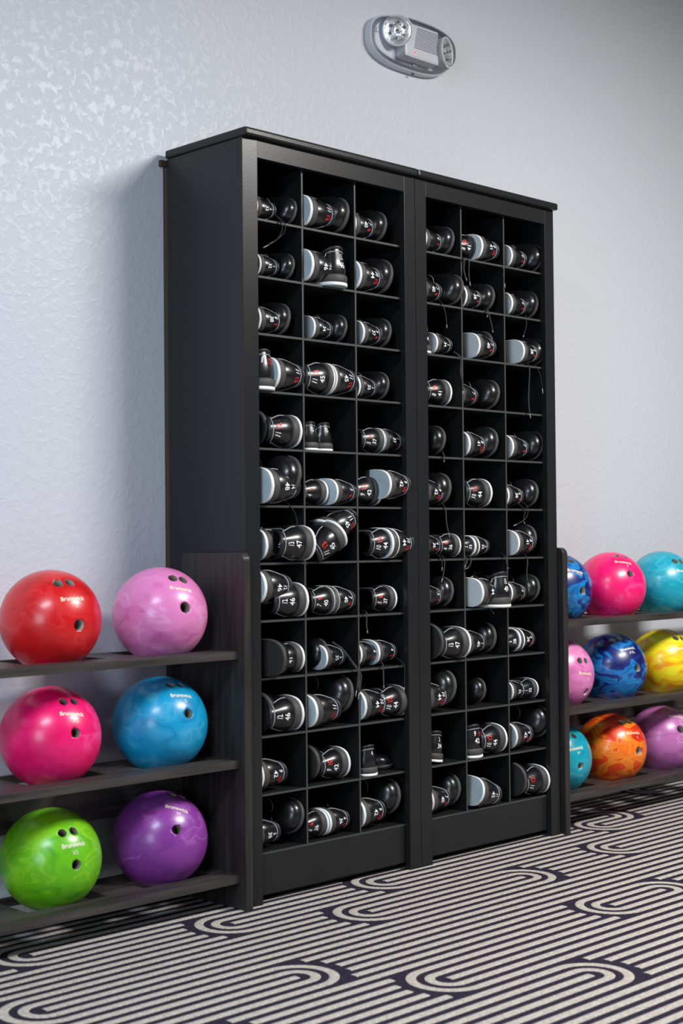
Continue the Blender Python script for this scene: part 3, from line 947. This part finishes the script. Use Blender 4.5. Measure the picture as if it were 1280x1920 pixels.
def place_shoe(unit, row, col, end, roll, x, s, eu, us, red, prot, zoff, tilt, yaw):
    ang = {'L': 90, 'R': -90, 'S': 0}[roll] + tilt
    lie = math.radians(3.2) if roll != 'S' else 0
    M = Matrix.Rotation(math.radians(ang), 3, 'Y')
    if end == 'T':
        M = M @ Matrix.Rotation(PI, 3, 'Z')
    if lie:                                     # a lying shoe rests on heel and ball
        M = Matrix.Rotation(lie if end == 'H' else -lie, 3, 'X') @ M
    if yaw:
        M = Matrix.Rotation(math.radians(yaw), 3, 'Z') @ M
    P = [M @ (c * s) for c in HULL]
    if end == 'T' and yaw and roll == 'R':
        x -= SL * s * math.sin(math.radians(yaw))   # the measured x is that of the toe end
    zmin = min(p.z for p in P)
    ymin = min(p.y for p in P)
    ymax = max(p.y for p in P)
    z = Z12 + (12 - row) * ZP + zoff - zmin + .0003
    y = YI - prot - ymin
    if y + ymax > YB - .008:
        y = YB - .008 - ymax
    lo, hi = col_bounds(unit, col)
    xmin, xmax = min(p.x for p in P), max(p.x for p in P)
    if x + xmin < lo + .001:
        x = lo + .001 - xmin
    if x + xmax > hi - .001 and prot < .05:
        x = hi - .001 - xmax
    cabn = ('left', 'right')[unit]
    marks = ' '.join(str(q) for q in (us, eu, red) if q)
    if end == 'H':
        head = 'black bowling shoe marked %s, ' % marks
    else:
        head = 'black bowling shoe showing its toe, '
    lab = head + '%s, %s cabinet, %s row, %s hole' % (SIDE[roll], cabn, ROWN[row - 1], COLN[col - 1])
    if lab in used_labels:
        lab = lab.replace('black', 'further right black', 1)
    used_labels.add(lab)
    root = empty('bowling_shoe', (x, y, z), lab, 'shoe', 'bowling shoes in the pigeonholes')
    root.rotation_euler = M.to_euler()
    root.scale = (s, s, s)
    for name in ('upper', 'insole', 'collar', 'tongue', 'midsole', 'heel_pad', 'forefoot_sole', 'stitching', 'eyelets', 'laces'):
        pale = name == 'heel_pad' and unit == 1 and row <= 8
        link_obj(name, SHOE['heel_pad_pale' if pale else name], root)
    if end == 'H':
        zt_, zl = .0680, .0480
        if us:
            link_obj('size_number', number_mesh(str(us), -.0145 if red else 0, zt_, False), root)
        if red:
            link_obj('red_size_number', number_mesh(str(red), .0150, zt_ - .003, True), root)
        if eu:
            link_obj('size_number', number_mesh(str(eu), -.004 if red else 0, zl, False), root)
    shoe_at.setdefault((unit, row, col), []).append((root, Matrix.LocRotScale(Vector((x, y, z)), M.to_quaternion(), Vector((s, s, s)))))
    return root


for row_ in SHOES:
    place_shoe(*row_)

for unit, row, col, pts in LACES:
    root, mw = shoe_at[(unit, row, col)][0]
    inv = mw.inverted()
    P = catmull([tuple(p) for p in pts], 5)
    bm = bmesh.new()
    n = len(P)
    tube_mesh(bm, [inv @ Vector(p) for p in P[:n - 2]], .0027 / mw.to_scale().x, 6, flat=.35)
    tube_mesh(bm, [inv @ Vector(p) for p in P[n - 3:]], .0014 / mw.to_scale().x, 6, mi=1)
    link_obj('loose_lace', finish(bm, 'loose_lace', [M_lace, M_tip], True), root)

# ------------------------------------------------------------------ ball racks
def rounded_panel(name, x0, x1, y0, y1, z0, z1, r, m_, parent):
    pts = [(y0, z0), (y1, z0)]
    for cy, a0 in ((y1 - r, 0), (y0 + r, 90)):
        for k in range(7):
            a = math.radians(a0 + 90 * k / 6)
            pts.append((cy + r * math.cos(a), z1 - r + r * math.sin(a)))
    bm = bmesh.new()
    A = [bm.verts.new((x0, p[0], p[1])) for p in pts]
    B = [bm.verts.new((x1, p[0], p[1])) for p in pts]
    fa = bm.faces.new(A[::-1])
    fb = bm.faces.new(B)
    n = len(pts)
    for i in range(n):
        bm.faces.new((A[i], A[(i + 1) % n], B[(i + 1) % n], B[i]))
    bmesh.ops.recalc_face_normals(bm, faces=bm.faces)
    bmesh.ops.bevel(bm, geom=list(fa.edges) + list(fb.edges), offset=.003, segments=2, profile=.6, affect='EDGES')
    return link_obj(name, finish(bm, name, m_), parent)


def rack_shelf(x0, x1, y0, y1, z1, holes, parent):
    """a board with one square cut-out per ball"""
    th = .0185
    hy0, hy1 = -.174 - .069, -.174 + .069
    xs = [x0]
    for h in holes:
        xs += [h - .100, h + .100]
    xs.append(x1)
    ys = [y0, hy0, hy1, y1]
    bm = bmesh.new()
    V = {}
    for i, x in enumerate(xs):
        for j, y in enumerate(ys):
            for k, z in enumerate((z1 - th, z1)):
                V[i, j, k] = bm.verts.new((x, y, z))
    solid = lambda i, j: 0 <= i < len(xs) - 1 and 0 <= j < 3 and not (j == 1 and i % 2 == 1)
    for i in range(len(xs) - 1):
        for j in range(3):
            if not solid(i, j):
                continue
            bm.faces.new((V[i, j, 1], V[i + 1, j, 1], V[i + 1, j + 1, 1], V[i, j + 1, 1]))
            bm.faces.new((V[i, j, 0], V[i, j + 1, 0], V[i + 1, j + 1, 0], V[i + 1, j, 0]))
            if not solid(i, j - 1):
                bm.faces.new((V[i, j, 0], V[i + 1, j, 0], V[i + 1, j, 1], V[i, j, 1]))
            if not solid(i, j + 1):
                bm.faces.new((V[i, j + 1, 0], V[i, j + 1, 1], V[i + 1, j + 1, 1], V[i + 1, j + 1, 0]))
            if not solid(i - 1, j):
                bm.faces.new((V[i, j, 0], V[i, j, 1], V[i, j + 1, 1], V[i, j + 1, 0]))
            if not solid(i + 1, j):
                bm.faces.new((V[i + 1, j, 0], V[i + 1, j + 1, 0], V[i + 1, j + 1, 1], V[i + 1, j, 1]))
    es = [e for e in bm.edges if len(e.link_faces) == 2 and e.calc_face_angle(0) > .8]
    bmesh.ops.bevel(bm, geom=es, offset=.0025, segments=2, profile=.6, affect='EDGES')
    return link_obj('shelf', finish(bm, 'shelf', M_rack), parent)


def ball_rack(label, xa, xb, zs, holes, near_left, rail):
    root = empty('ball_rack', ((xa + xb) / 2, -.2, 0), label, 'ball rack', 'bowling ball racks')
    parts = [rounded_panel('side_panel', xa, xa + .0215, -.3185, -.088, 0, .813, .02, M_rack_v, None),
             rounded_panel('side_panel', xb - .0215, xb, -.3185, -.088, 0, .813, .02, M_rack_v, None)]
    for z in zs:
        parts.append(rack_shelf(xa + .0215, xb - .0215, -.299, -.094, z, holes, None))
    parts.append(box('back_rail', xa + .0215, xb - .0215, -.092, -.078, rail[0], rail[1], M_rack))
    for q in parts:
        q.parent = root
        q.location = (-(xa + xb) / 2, .2, 0)


ball_rack('dark wooden rack left of the shoe cabinets, holding red, pink, blue, green and purple balls', -1.345, -0.0005,
          (.5885, .3405, .080), [-1.157, -.872 - .01, -.445 - .1475, -.447, -.152][0:0] + [-1.037, -.742, -.447, -.152], True, (.212, .31))
ball_rack('dark wooden rack right of the shoe cabinets, holding blue, yellow and orange balls', 2 * W + .007, 2.35,
          (.6033, .3507, .1042), [1.322, 1.604, 1.884, 2.166], False, (.255, .335))

# ------------------------------------------------------------------ bowling balls
PAL = {  # dark swirl, body, light swirl
    'red': ((.42, .002, .005), (.68, .005, .009), (.80, .035, .04)),
    'orchid pink': ((.58, .12, .38), (.78, .23, .54), (.86, .42, .70)),
    'hot pink': ((.78, .001, .10), (.97, .006, .17), (.97, .09, .35)),
    'sky blue': ((.0, .20, .42), (.003, .33, .62), (.07, .46, .72)),
    'lime green': ((.03, .30, .004), (.15, .54, .005), (.33, .72, .02)),
    'purple': ((.14, .018, .20), (.26, .042, .33), (.44, .15, .52)),
    'royal blue': ((.002, .006, .10), (.004, .022, .20), (.006, .26, .66)),
    'teal': ((.0, .24, .34), (.002, .36, .50), (.08, .52, .66)),
    'yellow': ((.88, .33, .004), (.93, .66, .004), (.88, .86, .02)),
    'orange': ((.62, .022, .003), (.88, .060, .003), (.98, .33, .02)),
    'orchid purple': ((.33, .07, .29), (.52, .16, .45), (.70, .36, .62)),
}


def ball_mat(name, seed):
    dk, md, lt = PAL[name]
    mm = mat(name.replace(' ', '_') + '_pearl', md, .34, spec=.5, coat=.35, coat_rough=.20)
    t, b = nt(mm)
    tc = node(t, 'ShaderNodeTexCoord')
    mp = node(t, 'ShaderNodeMapping')
    mp.inputs['Location'].default_value = (seed * 1.7, seed * .9, seed * 2.3)
    n1 = node(t, 'ShaderNodeTexNoise')
    n1.inputs['Scale'].default_value = 7.0
    n1.inputs['Detail'].default_value = 2
    mx = node(t, 'ShaderNodeVectorMath', operation='MULTIPLY_ADD')
    mx.inputs[1].default_value = (.42, .42, .42)
    n2 = node(t, 'ShaderNodeTexNoise')
    mp.inputs['Scale'].default_value = (1.0, 1.0, 1.7)
    mp.inputs['Rotation'].default_value = (.5, .9, .3)
    n2.inputs['Scale'].default_value = 6.5
    n2.inputs['Detail'].default_value = 3
    n2.inputs['Roughness'].default_value = .40
    n2.inputs['Distortion'].default_value = 1.2
    r = node(t, 'ShaderNodeValToRGB')
    e = r.color_ramp.elements
    e[0].position = .24
    e[0].color = (*dk, 1)
    e[1].position = .45
    e[1].color = (*md, 1)
    bold = name in ('royal blue', 'orange', 'yellow')
    mix_ = lambda f: tuple((1 - f) * p + f * q for p, q in zip(md, lt))
    stops = ((.50, md), (.56, mix_(.9)), (.63, mix_(.35)), (.70, lt), (.80, md)) if bold else ((.55, md), (.62, mix_(.6)), (.67, md), (.80, mix_(.5)))
    if bold:
        e[0].position = .36
        e[1].position = .44
    for pos, c in stops:
        q_ = e.new(pos)
        q_.color = (*c, 1)
    t.links.new(tc.outputs['Object'], mp.inputs[0])
    t.links.new(mp.outputs[0], n1.inputs['Vector'])
    t.links.new(n1.outputs['Color'], mx.inputs[0])
    t.links.new(mp.outputs[0], mx.inputs[2])
    t.links.new(mx.outputs[0], n2.inputs['Vector'])
    t.links.new(n2.outputs['Fac'], r.inputs[0])
    t.links.new(r.outputs[0], b.inputs['Base Color'])
    return mm


M_hole = mat('finger_hole_sleeve', (.34, .29, .23), .6)
M_hole_p = mat('pale_finger_hole_sleeve', (.55, .52, .47), .6)
RB = .1085
SPOT = ['top shelf', 'middle shelf', 'bottom shelf']


def ball(idx, col, c, f1, f2, th, tc_, rt, sz, sp):
    left = c[0] < 0.5
    row = min(range(3), key=lambda k: abs(c[2] - ((.671, .423, .162) if left else (.685, .433, .186))[k]))
    xs = sorted({round(b_[1][0], 1) for b_ in BALLS if (b_[1][0] < .5) == left})
    n_ = len([b_ for b_ in BALLS if (b_[1][0] < .5) == left and abs(b_[1][2] - c[2]) < .05 and b_[1][0] < c[0] - .05])
    where = (('left end', 'beside the cabinet') if left else ('nearest the cabinet', 'in the middle', 'at right edge'))[n_]
    mark = ' marked ' + sz if sz else ''
    lab = '%s bowling ball%s, %s, %s of the %s rack' % (col, mark, where, SPOT[row], 'left' if left else 'right')
    bm = bmesh.new()
    bmesh.ops.create_uvsphere(bm, u_segments=72, v_segments=48, radius=RB)
    me = finish(bm, 'bowling_ball', ball_mat(col, idx + 1), True)
    root = link_obj('bowling_ball', me)
    root.location = c
    tag(root, lab, 'bowling ball', 'bowling balls on the racks')
    t0 = Vector(tc_).normalized()
    r0 = Vector(rt)
    r0 = (r0 - t0 * r0.dot(t0)).normalized()
    u0 = t0.cross(r0)
    if u0.z < 0:
        u0 = -u0

    def onball(a, b_, e=.0003):
        v = t0 + r0 * (a / RB) + u0 * (b_ / RB)
        return v.normalized() * (RB + e)
    # fingers sit above the lettering, the thumb below it
    holes = []
    F1 = Vector(f1) if f1 else None
    F2 = Vector(f2) if f2 else None
    if F1 is None:
        F1 = onball(-.014, .034).normalized()
    if F2 is None:
        q = F1 + r0 * (.027 / RB)
        F2 = q.normalized()
    T_ = Vector(th) if th else onball(.004, -.050).normalized()
    big = .0125 if sz in ('L', 'XXL', '') else .0105
    holes = [('finger_hole', F1.normalized(), big * .88), ('finger_hole', F2.normalized(), big * .88), ('thumb_hole', T_.normalized(), big)]
    if (F1 - F2).length * RB < .024:
        F2 = (F1 + (F2 - F1).normalized() * (.0255 / RB)).normalized()
        holes[1] = ('finger_hole', F2, big * .88)
    # carve the wells out of the ball
    bmc = bmesh.new()
    for nm, d, r_ in holes:
        q = d.to_track_quat('Z', 'Y').to_matrix().to_4x4()
        q.translation = d * (RB - .010)
        bmesh.ops.create_cone(bmc, cap_ends=True, segments=28, radius1=r_, radius2=r_, depth=.044, matrix=q)
    cut = bpy.data.objects.new('cutter', finish(bmc, 'cutter', M_hole))
    COL.objects.link(cut)
    cut.location = c
    md = root.modifiers.new('wells', 'BOOLEAN')
    md.operation = 'DIFFERENCE'
    md.solver = 'EXACT'
    md.object = cut
    dg = bpy.context.evaluated_depsgraph_get()
    carved = bpy.data.meshes.new_from_object(root.evaluated_get(dg))
    root.modifiers.clear()
    root.data = carved
    bpy.data.objects.remove(cut)
    while len(carved.materials) > 1:
        carved.materials.pop()
    for p in carved.polygons:
        p.material_index = 0
    pale = (not left) or col == 'red'
    for nm, d, r_ in holes:
        q = d.to_track_quat('Z', 'Y').to_matrix()
        bm = bmesh.new()
        top = RB - .0006
        a = [bm.verts.new(q @ Vector((math.cos(x) * r_ * .985, math.sin(x) * r_ * .985, math.sqrt(top * top - r_ * r_) - .0004))) for x in [2 * PI * k / 28 for k in range(28)]]
        b2 = [bm.verts.new(q @ Vector((math.cos(x) * r_ * .985, math.sin(x) * r_ * .985, RB - .030))) for x in [2 * PI * k / 28 for k in range(28)]]
        for k in range(28):
            bm.faces.new((a[k], b2[k], b2[(k + 1) % 28], a[(k + 1) % 28]))
        bm.faces.new(b2)
        link_obj(nm, finish(bm, nm, M_hole_p if pale else M_hole, True), root)
    for s, a0, b0, size in (('Brunswick', 0, 0, .0135), (sz, None, None, .0125)):
        if not s:
            continue
        if a0 is None:
            S_ = Vector(sp)
            S_ = S_ / S_.dot(t0)
            a0 = (S_ - t0).dot(r0) * RB
            b0 = (S_ - t0).dot(u0) * RB
        V, Fc = text_mesh(s, size, .0003 if s == 'Brunswick' else 0.0)
        bm = bmesh.new()
        vs = [bm.verts.new(onball(a0 + a, b0 + b_)) for a, b_ in V]
        for f in Fc:
            try:
                bm.faces.new([vs[q] for q in f])
            except ValueError:
                pass
        link_obj('lettering' if s == 'Brunswick' else 'size_letter', finish(bm, 'lettering', M_gold), root)


for i, b_ in enumerate(BALLS):
    ball(i, *b_)

# ------------------------------------------------------------------ emergency light on the wall
M_fix = mat('pale_grey_plastic', (.66, .69, .74), .4)
M_fix_d = mat('vent_groove', (.22, .24, .27), .5)
M_refl = mat('silver_reflector', (.90, .91, .93), .34, metal=.85)
M_led = mat('dark_lens_cell', (.35, .37, .40), .12, metal=.7)
M_black = mat('black_plastic', (.01, .01, .01), .4)
M_redled = mat('red_indicator', (.9, .02, .05), .3)
nt(M_redled)[1].inputs['Emission Color'].default_value = (1, .05, .1, 1)
nt(M_redled)[1].inputs['Emission Strength'].default_value = 2.0
M_clear = bpy.data.materials.new('clear_plastic')
M_clear.use_nodes = True
t = M_clear.node_tree
t.nodes.clear()
out = node(t, 'ShaderNodeOutputMaterial')
mxs = node(t, 'ShaderNodeMixShader')
tr = node(t, 'ShaderNodeBsdfTransparent')
tr.inputs[0].default_value = (.97, .98, .99, 1)
gl = node(t, 'ShaderNodeBsdfGlossy')
gl.inputs['Roughness'].default_value = .08
fr = node(t, 'ShaderNodeFresnel')
fr.inputs[0].default_value = 1.2
t.links.new(fr.outputs[0], mxs.inputs[0])
t.links.new(tr.outputs[0], mxs.inputs[1])
t.links.new(gl.outputs[0], mxs.inputs[2])
t.links.new(mxs.outputs[0], out.inputs[0])

EX, EZ = .876, 2.251
EA, EB = .166, .073
fix = empty('emergency_light', (EX, 0, EZ), 'oval grey emergency light with two round lamps under a clear cover, on the wall', 'emergency light')


def se(a, b_, k, n=64, e=2.7):
    th_ = 2 * PI * k / n
    c, s = math.cos(th_), math.sin(th_)
    return (a * abs(c) ** (2 / e) * (1 if c >= 0 else -1), b_ * abs(s) ** (2 / e) * (1 if s >= 0 else -1))


def oval_stack(name, levels, m_, parent, cap=True, e=2.7, cz=0):
    bm = bmesh.new()
    rings = []
    for a, b_, y in levels:
        rings.append([bm.verts.new((p[0], y, p[1] + cz)) for p in (se(a, b_, k, e=e) for k in range(64))])
    for A, B in zip(rings, rings[1:]):
        for i in range(64):
            bm.faces.new((A[i], A[(i + 1) % 64], B[(i + 1) % 64], B[i]))
    if cap:
        bm.faces.new(rings[-1])
    bmesh.ops.recalc_face_normals(bm, faces=bm.faces)
    return link_obj(name, finish(bm, name, m_, True), parent)


oval_stack('back_plate', [(EA, EB, -.0005), (EA, EB, -.022), (EA - .004, EB - .004, -.027), (EA - .014, EB - .014, -.028)], M_fix, fix)
oval_stack('clear_cover', [(EA - .004, EB - .004, -.0275), (EA - .008, EB - .007, -.045), (EA - .018, EB - .014, -.066),
                           (EA - .040, EB - .028, -.082), (EA - .075, EB - .045, -.089), (EA - .12, EB - .065, -.091)], M_clear, fix)
# inner housing with louvres
bm = bmesh.new()
prof = [(-.062, -.056), (.066, -.056), (.066, .050), (-.062, .050)]
bm_box(bm, -.068, .075, -.066, -.027, -.052, .047, .008)
hb = link_obj('housing', finish(bm, 'housing', M_fix), fix)
bm = bmesh.new()
for k in range(12):
    z = .036 - k * .0052
    bm_box(bm, -.018 - k * .0012, .072, -.0672, -.0655, z - .0009, z + .0009, 0)
link_obj('louvres', finish(bm, 'louvres', M_fix_d), hb)


def lamp(cx, cz, yawdeg, pit):
    q = (Matrix.Rotation(math.radians(yawdeg), 4, 'Z') @ Matrix.Rotation(math.radians(pit), 4, 'X'))
    q.translation = Vector((cx, -.052, cz))
    R0 = .044
    bm = bmesh.new()
    prof_ = [(0, .026), (.028, .026), (.038, .012), (R0, -.010), (R0, -.017), (R0 - .003, -.0185), (R0 - .0045, -.015)]
    rings = []
    for r_, y in prof_[1:]:
        rings.append([bm.verts.new(q @ Vector((r_ * math.cos(a), y, r_ * math.sin(a)))) for a in [2 * PI * k / 40 for k in range(40)]])
    for A, B in zip(rings, rings[1:]):
        for i in range(40):
            bm.faces.new((A[i], A[(i + 1) % 40], B[(i + 1) % 40], B[i]))
    bm.faces.new(rings[0][::-1])
    bmesh.ops.recalc_face_normals(bm, faces=bm.faces)
    o = link_obj('lamp_head', finish(bm, 'lamp_head', M_fix, True), fix)
    bm = bmesh.new()
    # faceted reflector face
    rnd = random.Random(int(cx * 1000))
    g = []
    for j in range(9):
        r_ = (R0 - .0045) * j / 8
        ring = []
        for k in range(36):
            a = 2 * PI * k / 36
            y = -.0150 + .0030 * math.cos(r_ / R0 * 12) * .6 + .0014 * math.sin(k * 1.047 * 3) * (j > 1) + rnd.uniform(-.00035, .00035)
            ring.append(bm.verts.new(q @ Vector((r_ * math.cos(a), y, r_ * math.sin(a)))))
        g.append(ring)
    for A, B in zip(g, g[1:]):
        for i in range(36):
            bm.faces.new((A[i], B[i], B[(i + 1) % 36], A[(i + 1) % 36]))
    bmesh.ops.remove_doubles(bm, verts=bm.verts, dist=1e-6)
    link_obj('reflector', finish(bm, 'reflector', M_refl), o)
    bm = bmesh.new()
    for (x_, z_) in [(0, 0)] + [(.022 * math.cos(a), .022 * math.sin(a)) for a in [PI / 3 * k + .4 for k in range(6)]]:
        qq = q @ Matrix.Translation((x_, -.0165, z_)) @ Matrix.Rotation(PI / 2, 4, 'X')
        bmesh.ops.create_cone(bm, cap_ends=True, segments=14, radius1=.0052, radius2=.0032, depth=.004, matrix=qq)
    link_obj('lens_cells', finish(bm, 'lens_cells', M_led), o)


lamp(-.088, .014, -38, 6)
lamp(.104, -.004, 20, 0)
bm = bmesh.new()
bmesh.ops.create_uvsphere(bm, u_segments=12, v_segments=8, radius=.0028, matrix=Matrix.Translation((-.030, -.0668, -.036)))
link_obj('red_indicator', finish(bm, 'red_indicator', M_redled, True), fix)
bm = bmesh.new()
bmesh.ops.create_cone(bm, cap_ends=True, segments=16, radius1=.0045, radius2=.0045, depth=.003,
                      matrix=Matrix.Translation((.012, -.020, -.0775)))
link_obj('test_button', finish(bm, 'test_button', M_black), fix)
bm = bmesh.new()
bm_box(bm, -.155, -.143, -.036, -.027, .004, .016, .002)
bm_box(bm, .000, .016, -.034, -.027, -.062, -.054, .002)
link_obj('cover_clip', finish(bm, 'cover_clip', M_refl), fix)
